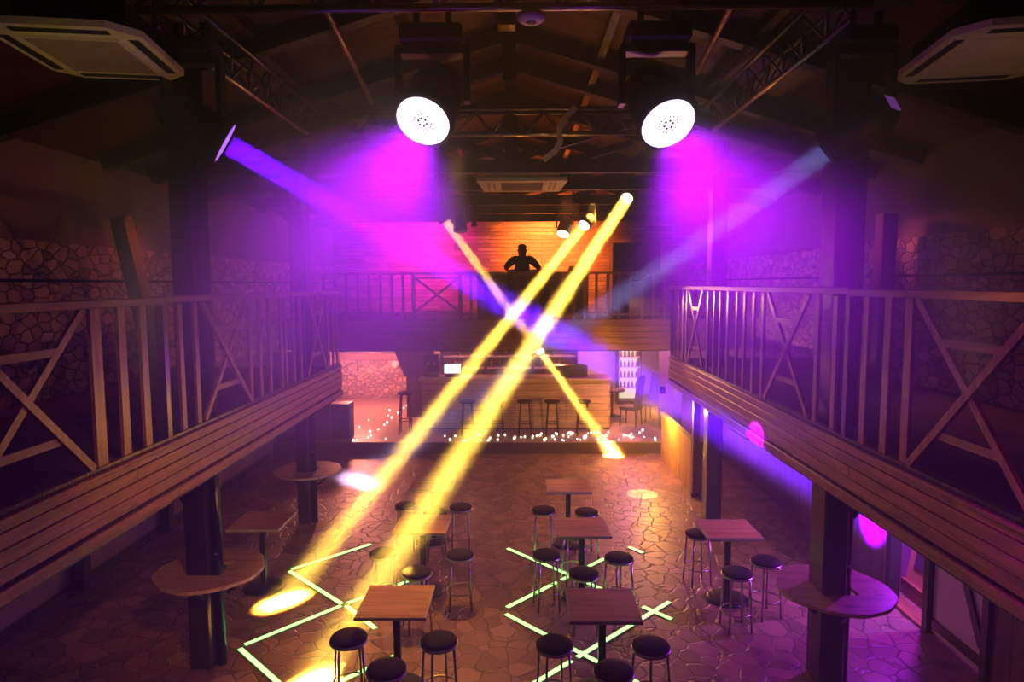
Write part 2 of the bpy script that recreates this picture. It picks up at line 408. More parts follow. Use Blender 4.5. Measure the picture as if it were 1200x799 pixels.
# ------------------------------------------------------------------ galleries: fascias and railings
def fascia(s, y0, y1, label):
    t = thing('balcony_fascia', label, 'balcony edge', (s*XF, 0, ZB), 0, 'planked gallery edges')
    zs = [(.035,.035+.085,.012), (.15,.245,-.004), (.252,.345,.0), (.352,.445,-.006), (.452,.508,-.01), (.512,.54,.014)]
    MB().bb(min(0,s*.05)-(.0), max(0,s*.05), y0, y1, 0, .52).build('backing_beam', M['post'], t)
    for a, b, off in zs:
        ymid = y0 + (y1-y0)*random.uniform(.4, .62)
        for ya, yb in ((y0, ymid-.003), (ymid+.003, y1)):
            x0 = -s*(.001); x1 = -s*(.024+off)
            MB().bb(min(x0,x1), max(x0,x1), ya, yb, a, b, .004).build('plank', M['plank'], t)
fascia(-1, .8, 11.12, 'left gallery edge of stacked brown pine planks, lit orange')
fascia(1, .8, 12.30, 'right gallery edge of stacked pine planks, lit red and magenta')
def railing(s, y_end, ztop, panels, bals, posts, label):
    t = thing('wooden_railing', label, 'railing', (s*(XF+.03), 0, ZT), 0, 'gallery railings with crossed panels')
    h = ztop-ZT
    for ya, yb, dz in ((2.4, 5.6, 0), (5.6, y_end, .012)):
        MB().bb(-.065, .065, ya, yb, h-.06+dz, h+dz, .006).build('handrail', M['rail'], t)
    MB().bb(-.03, .03, 2.4, y_end, .0, .035).build('bottom_rail', M['post'], t)
    hb = h-.06
    for y, w in bals:
        j = random.uniform(-.006, .006)
        MB().bar((0, y, .03), (0, y+j, hb), w, .028, (1,0,0)).build('baluster', M['baluster'], t)
    for y in posts:
        MB().bb(-.035, .035, y-.035, y+.035, .03, hb).build('newel_post', M['post'], t)
    for ya, yb in panels:
        MB().bar((0, ya, .04), (0, yb, hb), .055, .03, (1,0,0)).build('cross_brace', M['baluster'], t)
        MB().bar((-s*.016, yb, .04), (-s*.016, ya, hb), .055, .03, (1,0,0)).build('cross_brace', M['baluster'], t)
        w = yb-ya
        for f in (.24, .76):
            k = abs(.5-f)
            zz = .04+(hb-.04)*(1-f)
            MB().bar((0, (ya+yb)/2-w*k, zz), (0, (ya+yb)/2+w*k, zz), .028, .055, (0,0,1)).build('brace_rung', M['rail'], t)
railing(-1, 11.12, 3.90, [(3.45,4.62),(6.34,7.42),(9.50,10.36)],
        [(4.74,.115),(5.05,.09),(5.35,.09),(5.94,.07),(6.22,.07),(7.47,.07),(7.76,.065),(8.06,.065),(8.45,.06),(8.62,.06),(8.92,.06),(9.21,.06),(10.5,.06),(10.8,.06),(11.05,.06)], [5.64], 'timber railing with crossed panels along the left gallery, amber lit')
railing(1, 12.28, 3.95, [(3.55,4.72),(6.44,7.55),(10.18,11.05)],
        [(4.80,.09),(5.08,.09),(5.40,.085),(5.92,.08),(6.28,.08),(7.69,.07),(8.0,.07),(8.33,.07),(8.62,.065),(8.99,.065),(9.34,.065),(9.63,.065),(9.95,.06),(11.2,.06),(11.45,.06),(11.75,.06),(12.05,.06)], [5.66, 12.24], 'timber railing with crossed panels along the right gallery, purple lit')
# back gallery
t = thing('balcony_fascia', 'dark plank edge of the far DJ gallery above the bar', 'balcony edge', (0, 16.0, 2.38), 0, 'planked gallery edges')
MB().bb(-5.0, 5.0, .02, .06, 0, .78).build('backing_beam', M['post'], t)
for k in range(5):
    MB().bb(-5.0, 5.0, -.02+.004*(k % 2), .018, .03+k*.15, .172+k*.15, .004).build('plank', M['plankx'], t)
t = thing('wooden_railing', 'dark timber railing across the far gallery in front of the DJ', 'railing', (0, 16.04, 3.16), 0, 'gallery railings with crossed panels')
MB().bb(-5.0, 5.0, -.05, .05, 1.08, 1.14).build('handrail', M['railx'], t)
MB().bb(-5.0, 5.0, -.03, .03, .09, .13).build('bottom_rail', M['railx'], t)
k = -4.9
while k < 4.95:
    if -2.45 < k < -1.35: pass
    else: MB().bb(k-.035, k+.035, -.014, .014, .0, 1.08).build('baluster', M['balusterx'], t)
    k += .275
for x in (-2.45, -1.3): MB().bb(x-.04, x+.04, -.03, .03, 0, 1.08).build('newel_post', M['balusterx'], t)
for a, b_ in (((-2.4,.0,.2),(-1.35,.0,1.0)), ((-2.4,-.026,1.0),(-1.35,-.026,.2))): MB().bar(a, b_, .024, .055).build('cross_brace', M['railx'], t)
for z in (.2, 1.0): MB().bb(-2.4, -1.35, -.013, .013, z-.025, z+.025).build('brace_rung', M['railx'], t)

# leaning braces on the gallery walls
for (x, y, dy, lab) in ((-5.42, 10.0, -.75, 'dark leaning timber brace against the left gallery wall'), (5.3, 9.55, -.06, 'dark upright timber brace against the right gallery wall')):
    o = MB().bar((0,0,0), (0,dy,2.35), .22, .2, (1,0,0)).build('wall_brace', M['post'], None, (x, y, 2.62)); tag(o, lab, 'brace', 'braces on the gallery walls')

# ------------------------------------------------------------------ square tables
def make_table(label):
    t = thing('square_table', label, 'table', (0,0,0), 0, 'square wood-topped tables')
    s = .674; h = .913
    MB().bb(-s/2+.012, s/2-.012, -s/2+.012, s/2-.012, h-.032, h).build('tabletop', M['tabletop'], t)
    e = MB()
    for a in (-1, 1):
        e.bb(a*s/2-.012 if a > 0 else -s/2, a*s/2 if a > 0 else -s/2+.012, -s/2, s/2, h-.034, h-.001)
        e.bb(-s/2+.012, s/2-.012, a*s/2-.012 if a > 0 else -s/2, a*s/2 if a > 0 else -s/2+.012, h-.034, h-.001)
    e.build('edge_band', M['edge'], t)
    MB().bb(-.16, .16, -.16, .16, h-.046, h-.034).build('mounting_plate', M['blackmetal'], t)
    MB().bb(-.036, .036, -.036, .036, .03, h-.046, .006).build('pedestal', M['blackmetal'], t)
    MB().lathe([(.0,0),(.27,0),(.27,.012),(.22,.024),(.06,.034),(0,.036)], 32).build('base_disc', M['blackmetal'], t)
    return t
TABS = [((.92,6.18), 0.0, 'square wood table nearest the camera on the right, over the crossing floor lights'),
        ((.91,8.23), 0.02, 'middle square wood table of the right row, five stools around it'),
        ((.865,9.98), 0.0, 'farthest square wood table of the right row, lit amber'),
        ((-1.23,10.12), -.02, 'farthest square wood table of the left row, behind the slanting amber beam'),
        ((-1.14,8.35), -.03, 'middle square wood table of the left row, crossed by the amber beam'),
        ((-1.09,6.24), 0.0, 'square wood table nearest the camera on the left, beside the amber beam'),
        ((-3.28,8.46), 0.0, 'lone square wood table behind the near left column'),
        ((2.75,8.16), 0.0, 'lone square table on the right with a purple sheen')]
t0 = make_table(TABS[0][2]); t0.location = (*TABS[0][0], 0)
for (p, rz, lab) in TABS[1:]: dup(t0, (*p, 0), rz, lab)

# ------------------------------------------------------------------ stools
def make_stool(label, h=.70):
    t = thing('bar_stool', label, 'stool', (0,0,0), 0, 'round stools with pale metal legs')
    MB().lathe([(0,h-.06),(.155,h-.06),(.168,h-.045),(.172,h-.02),(.155,h-.004),(.1,h+.004),(0,h+.006)], 32).build('seat', M['seat'], t)
    MB().torus((0,0,h-.052), .168, .016, 32, 8).build('seat_ring', M['chrome'], t)
    for a in (45, 135, 225, 315):
        c, s_ = math.cos(math.radians(a)), math.sin(math.radians(a))
        MB().rod((.19*c,.19*s_,0), (.15*c,.15*s_,h-.055), .0125, n=10).build('leg', M['chrome'], t)
    MB().torus((0,0,.22), .172, .009, 32, 8).build('foot_ring', M['chrome'], t)
    return t
STOOLS = [
 ((.45,7.93), .2, 'stool on the left side of the middle right table, over the floor light'),
 ((1.33,7.84), .5, 'stool at the right front corner of the middle right table'),
 ((.86,7.40), .1, 'stool standing between the near and middle tables of the right row'),
 ((.47,9.55), .0, 'stool on the left front of the farthest right-row table'),
 ((1.10,9.47), .3, 'stool on the right front of the farthest right-row table'),
 ((.44,5.88), .3, 'stool at the left front of the nearest right table, above the light crossing'),
 ((.93,5.46), .0, 'stool in front of the nearest right table, cut by the bottom edge'),
 ((1.33,5.86), .6, 'stool at the right front of the nearest right table'),
 ((.84,8.62), .2, 'stool tucked under the middle right table, only its legs showing'),
 ((-1.58,7.97), .0, 'stool on the left of the middle left table, at the floor light end'),
 ((-1.08,7.42), .4, 'stool between the near and middle tables of the left row'),
 ((-.62,7.93), .1, 'stool standing clear in the aisle right of the middle left table'),
 ((-1.60,9.74), .0, 'stool on the left front of the farthest left-row table'),
 ((-1.12,9.42), .3, 'stool half hidden behind the back edge of the middle left table'),
 ((-.77,9.67), .1, 'stool on the right of the farthest left-row table'),
 ((-.64,5.94), .5, 'stool at the right front of the nearest left table'),
 ((-1.04,5.48), .2, 'stool in front of the nearest left table, cut by the bottom edge'),
 ((-1.50,5.99), .4, 'stool behind the foot of the amber beam, left of the nearest left table'),
 ((2.63,7.42), .1, 'stool in front of the purple table, nearest the aisle'),
 ((3.08,7.74), .3, 'stool at the right front corner of the purple table'),
 ((2.50,8.62), .2, 'stool behind the purple table on its left, only its legs showing'),
]
s0 = make_stool(STOOLS[0][2]); s0.location = (*STOOLS[0][0], 0); s0.rotation_euler[2] = STOOLS[0][1]
for p, rz, lab in STOOLS[1:]: dup(s0, (*p, 0), rz, lab)

# ------------------------------------------------------------------ floor LED strips
def led(segs, label, loc):
    t = thing('floor_light_strip', label, 'floor light', (*loc, 0), 0, 'green-white light strips set in the floor')
    for (a, b) in segs:
        A = Vector((a[0]-loc[0], a[1]-loc[1], 0)); B = Vector((b[0]-loc[0], b[1]-loc[1], 0))
        MB().bar(A+Vector((0,0,.004)), B+Vector((0,0,.004)), .085, .006).build('channel', M['ledbody'], t)
        MB().bar(A+Vector((0,0,.0085)), B+Vector((0,0,.0085)), .052, .004).build('light_strip', M['led'], t)
def cut(a, b, gaps=()):
    """split a strip where another crosses it"""
    out = []; a = Vector(a); b = Vector(b); L = (b-a).length; p = 0
    for g in sorted(gaps):
        out.append((a+(b-a)*(p/L), a+(b-a)*((g-.05)/L))); p = g+.05
    out.append((a+(b-a)*(p/L), b)); return out
led(cut((-2.19,9.9),(-3.10,8.99)) + cut((-3.11,8.93),(-2.12,7.98)) + cut((-2.05,7.93),(-1.57,7.39)) + cut((-2.95,7.03),(-2.12,7.93)) + cut((-2.05,8.0),(-1.24,8.77)) + cut((-2.97,6.95),(-1.9,5.93)) ,
    'zigzag of green-white floor light beside the near left column', (-2.3, 8.0))
led(cut((-1.95,6.1),(-1.2,6.85)), 'short green-white floor light under the nearest left table', (-1.5, 6.5))
led(cut((-.07,9.74),(1.93,7.62),(1.41,2.45)) + cut((-.04,7.90),(1.35,9.37),(1.0,)), 'crossing green-white floor lights beneath the middle right table', (.9, 8.6))
led(cut((-.05,7.73),(1.45,6.2),(.99,)) + cut((.1,6.17),(2.0,8.05),(.85,)), 'crossing green-white floor lights beneath the nearest right table', (.7, 7.0))
led(cut((1.78,9.8),(1.95,9.58)), 'small stub of floor light right of the middle right table', (1.86, 9.69))

# ------------------------------------------------------------------ air conditioners
def cassette(x, y, z, w, d, label, rz, grille=M['grille'], slot=.06):
    t = thing('air_conditioner', label, 'air conditioner', (x, y, z), rz, 'ceiling cassette air conditioners')
    c = .16
    poly = [(-w/2+c,-d/2),(w/2-c,-d/2),(w/2,-d/2+c),(w/2,d/2-c),(w/2-c,d/2),(-w/2+c,d/2),(-w/2,d/2-c),(-w/2,-d/2+c)]
    MB().prism(poly, 0, .045).build('panel', M['pale'], t)
    MB().bb(-w*.36, w*.36, -d*.30, d*.42, .045, .26).build('housing', M['blackmetal'], t)
    gw, gd = w*.31, d*.31
    MB().bb(-gw, gw, -gd, gd, -.012, 0).build('intake_grille', grille, t)
    f = MB()
    for a in (-1, 1): f.bb(-gw-.02, gw+.02, min(a*gd,a*(gd+.02)), max(a*gd,a*(gd+.02)), -.016, 0); f.bb(min(a*gw,a*(gw+.02)), max(a*gw,a*(gw+.02)), -gd, gd, -.016, 0)
    f.build('grille_frame', M['pale'], t)
    for a in (-1, 1):
        MB().bb(-gw, gw, a*d*.42-slot/2, a*d*.42+slot/2, -.006, 0).build('air_slot', M['darkslot'], t)
        MB().bb(a*w*.42-slot/2, a*w*.42+slot/2, -gd, gd, -.006, 0).build('air_slot', M['darkslot'], t)
    for a in (-1, 1): MB().rod((math.copysign(w*.3, x),a*.3,.26), (math.copysign(w*.3, x),a*.3,.75), .008).build('hanger_rod', M['truss'], t)
    return t
cassette(-2.86, 4.78, 5.62, .94, 1.10, 'pale ceiling air conditioner over the left gallery, top left', .15)
cassette(3.58, 4.95, 5.62, 1.05, 1.26, 'pale ceiling air conditioner over the right gallery, top right', -.15, M['pale'])
t = thing('air_conditioner', 'small pale ceiling air conditioner in the middle of the hall', 'air conditioner', (.17, 11.2, 5.62), 0, 'ceiling cassette air conditioners')
MB().prism([(-.72,-.62),(.72,-.62),(.66,.62),(-.66,.62)], 0, .06).bb(-.6,.6,-.52,.52,.06,.28).build('housing', M['pale'], t)
MB().bb(-.34, .34, -.4, .4, -.012, 0).build('intake_grille', M['darkslot'], t)
for a in (-1, 1):
    for k in (.46, .54): MB().bb(a*k-.015, a*k+.015, -.4, .4, -.006, 0).build('air_slot', M['grille'], t)

# ------------------------------------------------------------------ lighting frame
def box_truss(a, b, label):
    a = Vector(a); b = Vector(b); t = thing('lighting_truss', label, 'lighting truss', a, 0, 'lighting frame bars')
    d = (b-a); L = d.length; d.normalize(); side = d.cross(Vector((0,0,1)))
    A = Vector((0,0,0)); B = d*L
    for o, r, m in ((side*0, .03, M['pipe']), (side*.12+Vector((0,0,.3)), .025, M['truss']), (-side*.12+Vector((0,0,.3)), .025, M['truss'])):
        MB().rod(A+o, B+o, r, n=10).build('chord', m, t)
    w = MB(); n = int(L/.42)
    for k in range(n):
        p = A+d*(L*k/n); q = A+d*(L*(k+.5)/n); r_ = A+d*(L*(k+1)/n)
        for sg in (-1, 1):
            up = side*(.12*sg)+Vector((0,0,.3)); w.rod(p, q+up, .011, n=6); w.rod(q+up, r_, .011, n=6)
    w.build('lattice', M['truss'], t)
ZC = 5.98
box_truss((-2.68,5.0,ZC+.03), (2.68,5.0,ZC+.03), 'front steel lighting bar carrying the two bright purple lamps')
box_truss((-2.65,5.2,ZC), (-2.65,8.8,ZC), 'left steel lighting truss running back from the left column')
box_truss((2.65,5.2,ZC), (2.65,8.8,ZC), 'right steel lighting truss running back from the right column')
box_truss((-2.5,8.95,ZC), (2.5,8.95,ZC), 'back steel lighting truss across the middle of the hall')
t = thing('lighting_bar', 'thin dark pipe carrying the far lamps above the stage', 'lighting bar', (0, 13.6, 6.15))
MB().rod((-3,0,0), (3,0,0), .025).build('pipe', M['truss'], t)
for x in (-2, 2): MB().rod((x,0,0), (x,0,.6), .012).build('hanger_rod', M['truss'], t)
for xa, ya, xb, yb, w in ((-1.58,5.6,-1.92,9.4,'left'), (2.0,5.6,2.26,8.2,'right')):
    d_ = Vector((xb-xa, yb-ya, 0)); o = MB().rod((0,0,0), d_, .03, n=10); q_ = d_.normalized().to_track_quat('Z','Y').to_matrix(); n_ = int(d_.length/.065)
    for k in range(n_): o.torus(d_*(k/n_), .031, .007, 10, 5, q_)
    o = o.build('conduit', M['conduit'], None, (xa, ya, 6.52)); tag(o, 'shiny ribbed conduit under the roof, catching amber light, %s of the ridge' % w, 'conduit', 'ribbed conduits under the roof')

def orient(d):
    return Vector(d).normalized().to_track_quat('Z', 'Y').to_matrix()   # +Z of the local frame looks along d
def moving_head(pos, d, size, label, lens, top, name='moving_head_light', face=None, tail=False):
    """pos: centre of the lens; d: aim; top: height of its base"""
    pos = Vector(pos); d = Vector(d).normalized(); q = orient(d); r = size/2
    piv = pos - d*(size*.75)
    t = thing(name, label, 'stage light', piv, 0, 'moving head stage lights')
    L = size*1.25
    MB().lathe([(0,-L*.62),(r*.55,-L*.62),(r*.95,-L*.38),(r*1.05,0),(r*1.12,size*.62),(r*1.12,size*.735),(r*1.0,size*.735),(r*1.0,size*.70),(0,size*.70)], 28, (0,0,0), q).build('head', M['blackplastic'], t)
    f = MB().lathe([(0,size*.705),(r*.98,size*.705),(r*.98,size*.725),(0,size*.74)], 32, (0,0,0), q).build('lens', lens, t)
    if face:
        w = MB()
        for k in range(6):
            a = k*PI/3
            for rr, aa, sz in ((.16, a+PI/6, .011), (.33, a+PI/6+.2, .008), (.33, a+PI/6-.2, .008), (.46, a, .006)):
                w.ball(q @ Vector((r*rr*math.cos(aa), r*rr*math.sin(aa), size*(.7425-.03*rr))), sz, 6, 4, (1, 1, 1))
        w.build('lens_web', M['blackplastic'], f)
        k_ = MB()
        for j in range(16):
            a = 2*PI*j/16; k_.ball(q @ Vector((r*1.06*math.cos(a), r*1.06*math.sin(a), size*.742)), .006, 6, 4)
        k_.build('rim_screws', M['blackmetal'], t)
    if tail:
        dm_ = MB(); dm_.add([q @ Vector(p) for p in ((-.07,.07,-L*.64),(.07,.07,-L*.64),(.07,-.04,-L*.64),(-.07,-.04,-L*.64),(-.07,.07,-L*.61),(.07,.07,-L*.61),(.07,-.04,-L*.61),(-.07,-.04,-L*.61))], [(0,1,2,3),(7,6,5,4),(0,4,5,1),(1,5,6,2),(2,6,7,3),(3,7,4,0)]); dm_.build('rear_display', M['display'], t)
    # yoke and base hang straight down from the bar
    h = top - piv.z
    yk = MB(); ax = Vector((1,0,0))
    for s_ in (-1, 1):
        yk.bar(ax*(s_*r*1.28)+Vector((0,0,-.03)), ax*(s_*r*1.28)+Vector((0,0,max(h-.12,.05))), r*.22, r*.6, (0,1,0))
    yk.bb(-r*1.36, r*1.36, -r*.32, r*.32, max(h-.16,.03), max(h-.10,.07)); yk.build('yoke', M['blackplastic'], t)
    MB().bb(-r*1.15, r*1.15, -r*.8, r*.8, h-.10, h+.03, .02).build('base', M['blackplastic'], t)
    for s_ in (-1, 1): MB().bb(s_*r*.6-.02, s_*r*.6+.02, -.03, .03, h+.03, h+.16).build('clamp', M['blackmetal'], t)
    MB().bb(-r*.25, r*.25, -r*.83, -r*.80, h-.07, h-.01).build('display', M['darkslot'], t)
    return t

# ------------------------------------------------------------------ lamps (light)
def spot(pos, tgt, col, watt, deg, blend=.3, rad=.05):
    l = bpy.data.lights.new('spot', 'SPOT'); l.energy = watt; l.color = col; l.spot_size = math.radians(deg); l.spot_blend = blend; l.shadow_soft_size = rad
    o = bpy.data.objects.new('spot', l); COL.objects.link(o); o.location = pos
    o.rotation_euler = (Vector(tgt)-Vector(pos)).to_track_quat('-Z', 'Y').to_euler(); return o
def beam(pos, tgt, col, watt, size, spread):
    l = bpy.data.lights.new('beam', 'AREA'); l.shape = 'SQUARE'; l.size = size; l.energy = watt; l.color = col; l.spread = math.radians(spread)
    o = bpy.data.objects.new('beam', l); COL.objects.link(o); o.location = pos
    o.rotation_euler = (Vector(tgt)-Vector(pos)).to_track_quat('-Z', 'Y').to_euler(); return o
def point(pos, col, watt, rad=.1):
    l = bpy.data.lights.new('point', 'POINT'); l.energy = watt; l.color = col; l.shadow_soft_size = rad
    o = bpy.data.objects.new('point', l); COL.objects.link(o); o.location = pos; return o

AMBER = (1.0, .56, .06); VIOLET = (.13, .0, 1.0); MAG = (.42, .0, 1.0); PINK = (1.0, .12, .32); ORANGE = (1.0, .34, .07)
K = dict(beam=440, violet=640, wash=1200)

# wash lamps
for pos, d, lab in (((-.57,4.9,5.17), (-.20,-.68,-.75), 'left one of the two glaring purple wash lamps on the front bar'),
                    ((1.21,4.9,5.14), (.20,-.68,-.75), 'right one of the two glaring purple wash lamps on the front bar')):
    moving_head(pos, d, .40, lab, M['washface'], ZC-.12, face=True)
    p = Vector(pos)+Vector(d).normalized()*.06
    s_ = -1 if pos[0] < 0 else 1
    spot(p, p+Vector(d)+Vector((0,0,0)), MAG, K['wash'], 66, .9, .12)
# violet beam lamps by the columns
TL, TR = (4.8, 8.56, .93), (-3.2, 13.25, 0)
for pos, tgt, lab, w in (((-2.23,5.42,5.14), TL, 'black moving head by the left column throwing the violet beam', 1.0),
                         ((2.62,5.42,5.07), TR, 'black moving head by the right column throwing the faint violet beam', .12)):
    d = Vector(tgt)-Vector(pos)
    moving_head(pos, d, .34, lab, M['bluelens'], ZC-.1, tail=w < 1)
    beam(Vector(pos)+d.normalized()*.03, tgt, VIOLET if w == 1 else (.32,.34,1.0), K['violet']*w, .16, 4.2)
# far amber beam lamps
B1 = ((1.43,13.6,5.18), (-2.88,8.07,0)); B2 = ((2.30,13.6,5.72), (-1.98,6.25,0)); B3 = ((-1.38,13.6,5.30), (2.24,15.35,.14))
for (pos, tgt), lab, r, w in ((B1, 'far moving head sending an amber beam to the pool by the left column', .085, 1), (B2, 'far moving head at right sending the amber beam onto the near left tables', .10, 1.15), (B3, 'far moving head at left sending an amber beam to the stage edge', .085, .8)):
    d = Vector(tgt)-Vector(pos)
    moving_head(pos, d, .24, lab, M['amberlens'], 6.1)
    beam(Vector(pos)+d.normalized()*.03, tgt, AMBER, K['beam']*w, r*1.9, 2.4)
moving_head((1.0,13.5,5.0), (-.3,-.6,-1), .26, 'black moving head hanging beside the start of the thinner amber beam', M['amberlens'], 6.1)
moving_head((-1.07,13.5,5.08), (.1,-.3,-1), .26, 'unlit black moving head hanging in front of the orange back wall', M['blackplastic'], 6.1)
# small lamp below the far gallery edge
t = thing('spotlight', 'small bright lamp under the edge of the far gallery where the beams cross', 'lamp', (.59, 15.86, 2.42))
MB().rod((0,.06,.14), (0,0,.02), .02).build('bracket', M['blackmetal'], t)
q = orient((.28,-.8,-.55))
MB().lathe([(0,-.12),(.06,-.12),(.09,-.05),(.11,.06),(.10,.06),(.08,.0),(0,.0)], 20, (0,0,0), q).build('housing', M['blackmetal'], t)
MB().lathe([(0,.02),(.095,.02),(.095,.05),(0,.065)], 20, (0,0,0), q).build('lens', M['amberlens'], t)
# downlight under the right gallery making the small round pool
t = thing('downlight', 'small black downlight on the underside of the right gallery', 'lamp', (2.75, 12.1, 2.05))
MB().lathe([(0,.06),(.05,.06),(.06,-.06),(.05,-.06),(.045,0),(0,0)], 16).build('housing', M['blackmetal'], t)
spot((2.75,12.1,1.97), (2.46,12.36,0), (1,.72,.25), 1500, 17, .15, .02)
# detector on the front bar
t = thing('smoke_detector', 'small pale round detector under the middle of the front bar', 'detector', (.22, 4.95, 5.90))
MB().lathe([(0,-.02),(.07,-.02),(.10,0),(.10,.035),(0,.035)], 24).build('body', M['white'], t)
MB().lathe([(0,-.03),(.03,-.03),(.04,-.02),(0,-.02)], 16).build('cover', M['grille'], t)
# strap and cable
sp = MB(); pts = [(.86,8.78,6.28),(.70,8.77,6.12),(.64,8.76,5.98),(.66,8.75,5.84),(.60,8.74,5.72),(.44,8.73,5.60)]
for i in range(len(pts)-1): sp.bar(pts[i], pts[i+1], .075, .012, (0,1,.1))
tag(sp.build('hanging_strap', M['strap']), 'pale strap hanging loosely from the back lighting truss', 'strap')
pts = [(.45+.9*k/12, 4.7, 6.33-.16*math.sin(PI*k/12)-.05*k/12) for k in range(13)]
tag(MB().tube(pts, .008).build('loose_cable', M['cable']), 'pale cable sagging above the front lighting bar', 'cable')

# ------------------------------------------------------------------ stage, bar, far room
t = thing('bar_counter', 'long honey-coloured plank bar on the stage with a pale top', 'bar counter', (0, 16.75, .28))
MB().bb(-2.4, 2.42, 0, .06, .05, 1.28).build('front_panel', M['barboards'], t)
MB().bb(-2.36, 2.38, .06, .6, 0, 1.26).build('carcass', M['dark_wall'], t)
MB().bb(-2.46, 2.46, -.08, .72, 1.28, 1.34, .01).build('countertop', M['edge'], t)
MB().bb(2.38, 2.43, .06, .6, 0, 1.28).build('end_panel', M['orangepanel'], t)
MB().bb(-2.4, 2.42, .01, .05, 0, .05).build('kick_board', M['stageface'], t)
# bar stools on stage
def place_bar_stool(x, y, lab, proto=[None]):
    if proto[0] is None:
        t = thing('saddle_stool', lab, 'stool', (x, y, .28), 0, 'dark stools along the bar')
        MB().lathe([(0,.80),(.17,.80),(.20,.83),(.19,.85),(.12,.84),(0,.835)], 24).build('seat', M['seat'], t)
        for a in (45, 135, 225, 315):
            c, s_ = math.cos(math.radians(a)), math.sin(math.radians(a))
            MB().rod((.21*c,.21*s_,0), (.14*c,.14*s_,.80), .016, n=8).build('leg', M['steelpost'], t)
        MB().torus((0,0,.3), .185, .01, 20, 6).build('foot_ring', M['steelpost'], t)
        proto[0] = t
    else: dup(proto[0], (x, y, .28), None, lab)
for x, lab in ((-1.18, 'dark stool leftmost in front of the bar, between the amber beams'), (-.44, 'dark stool before the bar hidden partly by the wider amber beam'),
               (.24, 'dark stool at the middle of the bar front'), (.92, 'dark stool before the bar, second from its right end'), (1.68, 'dark stool nearest the right end of the bar')):
    place_bar_stool(x, 16.2, lab)
t = thing('tall_stool', 'tall dark stool standing left of the bar', 'stool', (-2.75, 16.3, .28))
MB().lathe([(0,1.0),(.17,1.0),(.19,1.03),(.17,1.06),(0,1.06)], 20).build('seat', M['seat'], t)
for a in (45, 135, 225, 315):
    c, s_ = math.cos(math.radians(a)), math.sin(math.radians(a)); MB().rod((.2*c,.2*s_,0), (.13*c,.13*s_,1.0), .018, n=8).build('leg', M['steelpost'], t)
MB().torus((0,0,.35), .175, .01, 20, 6).build('foot_ring', M['steelpost'], t)
# things on the bar
t = thing('till', 'till with a glaring white screen on the bar, behind the thinner beam', 'till', (-1.62, 17.0, 1.62))
MB().bb(-.18, .18, -.12, .16, 0, .09, .01).build('base', M['blackplastic'], t)
MB().box((0,-.04,.22), (.46,.03,.28), Euler((-.25,0,0))).build('casing', M['blackplastic'], t)
MB().box((0,-.063,.22), (.42,.012,.24), Euler((-.25,0,0))).build('screen', M['screen'], t)
t = thing('coffee_machine', 'dark coffee machine on the bar next to the glaring screen', 'machine', (-2.18, 17.18, 1.62))
MB().bb(-.2,.2,-.2,.2,0,.08,.01).bb(-.2,.2,.02,.2,.08,.5).bb(-.2,.2,-.2,.2,.38,.56,.02).build('body', M['blackplastic'], t)
MB().rod((-.08,-.12,.38),(-.08,-.12,.3),.03).rod((.08,-.12,.38),(.08,-.12,.3),.03).build('group_heads', M['chrome'], t)
MB().bb(-.16,.16,-.18,0,.08,.1).build('drip_tray', M['chrome'], t)
t = thing('speaker', 'black wedge speaker standing on the right part of the bar top', 'speaker', (1.45, 17.2, 1.62))
MB().prism([(-.42,-.2),(.42,-.2),(.30,.2),(-.42,.2)], 0, .28).build('cabinet', M['blackplastic'], t)
MB().bb(-.38,.38,-.21,-.2,.03,.25).build('front_grille', M['darkslot'], t)
# back bar shelving
t = thing('back_bar_shelf', 'pale shelving with drinks behind the bar', 'shelving', (-.2, 19.6, .28))
for z in (.9, 1.25, 1.6, 1.95): MB().bb(-2.0, 2.0, -.15, .15, z-.02, z+.02).build('shelf', M['white'], t)
for x in (-2.0, -.7, .7, 2.0): MB().bb(x-.03, x+.03, -.16, .16, 0, 2.1).build('upright', M['upholstery'], t)
MB().bb(-2.0, 2.0, .15, .18, 0, 2.1).build('back_panel', M['dark_wall'], t)
n = 0
for z, xs in ((1.02-.1, [-1.5,-1.3,-1.1,-.4,-.2,.1,.3,.9,1.1,1.4]), (1.27, [-1.6,-1.4,-1.2,-1.0,-.5,-.3,.0,.4,.95,1.2,1.5]), (1.62, [-1.5,-1.2,-.4,-.1,.2,1.0,1.3])):
    for x in xs:
        m_ = M['glass_bottle'] if n % 3 else M['green_bottle']
        o = MB().lathe([(0,0),(.036,0),(.038,.02),(.038,.16),(.014,.21),(.014,.27),(0,.27)], 12).build('bottle', m_, None, (-.2+x+.02*math.sin(n*3), 19.55, .28+z+.0))
        tag(o, 'small dark bottle standing on the shelving behind the bar', 'bottle', 'bottles behind the bar'); n += 1
t = thing('drinks_fridge', 'glowing glass-fronted drinks fridge right of the bar', 'fridge', (3.5, 20.3, .28))
MB().bb(-.36,.36,-.02,.5,0,.12).bb(-.36,-.32,-.02,.5,.12,1.85).bb(.32,.36,-.02,.5,.12,1.85).bb(-.36,.36,-.02,.5,1.8,1.95).build('cabinet', M['upholstery'], t)
MB().bb(-.32,.32,.44,.47,.12,1.8).build('lit_interior', M['fridgelit'], t)
for z in (.5,.82,1.14,1.46): MB().bb(-.32,.32,.04,.44,z-.01,z+.01).build('shelf', M['white'], t)
for z, k in ((.51,0),(.83,1),(1.15,2),(1.47,3)):
    for j in range(5):
        o = MB().lathe([(0,0),(.034,0),(.036,.02),(.036,.13),(.014,.17),(.014,.22),(0,.22)], 10).build('bottle', M['glass_bottle'] if (j+k) % 2 else M['green_bottle'], None, (3.5-.24+.12*j, 20.3+.16, .28+z))
        tag(o, 'bottle on a shelf inside the glowing drinks fridge', 'bottle', 'bottles in the drinks fridge')
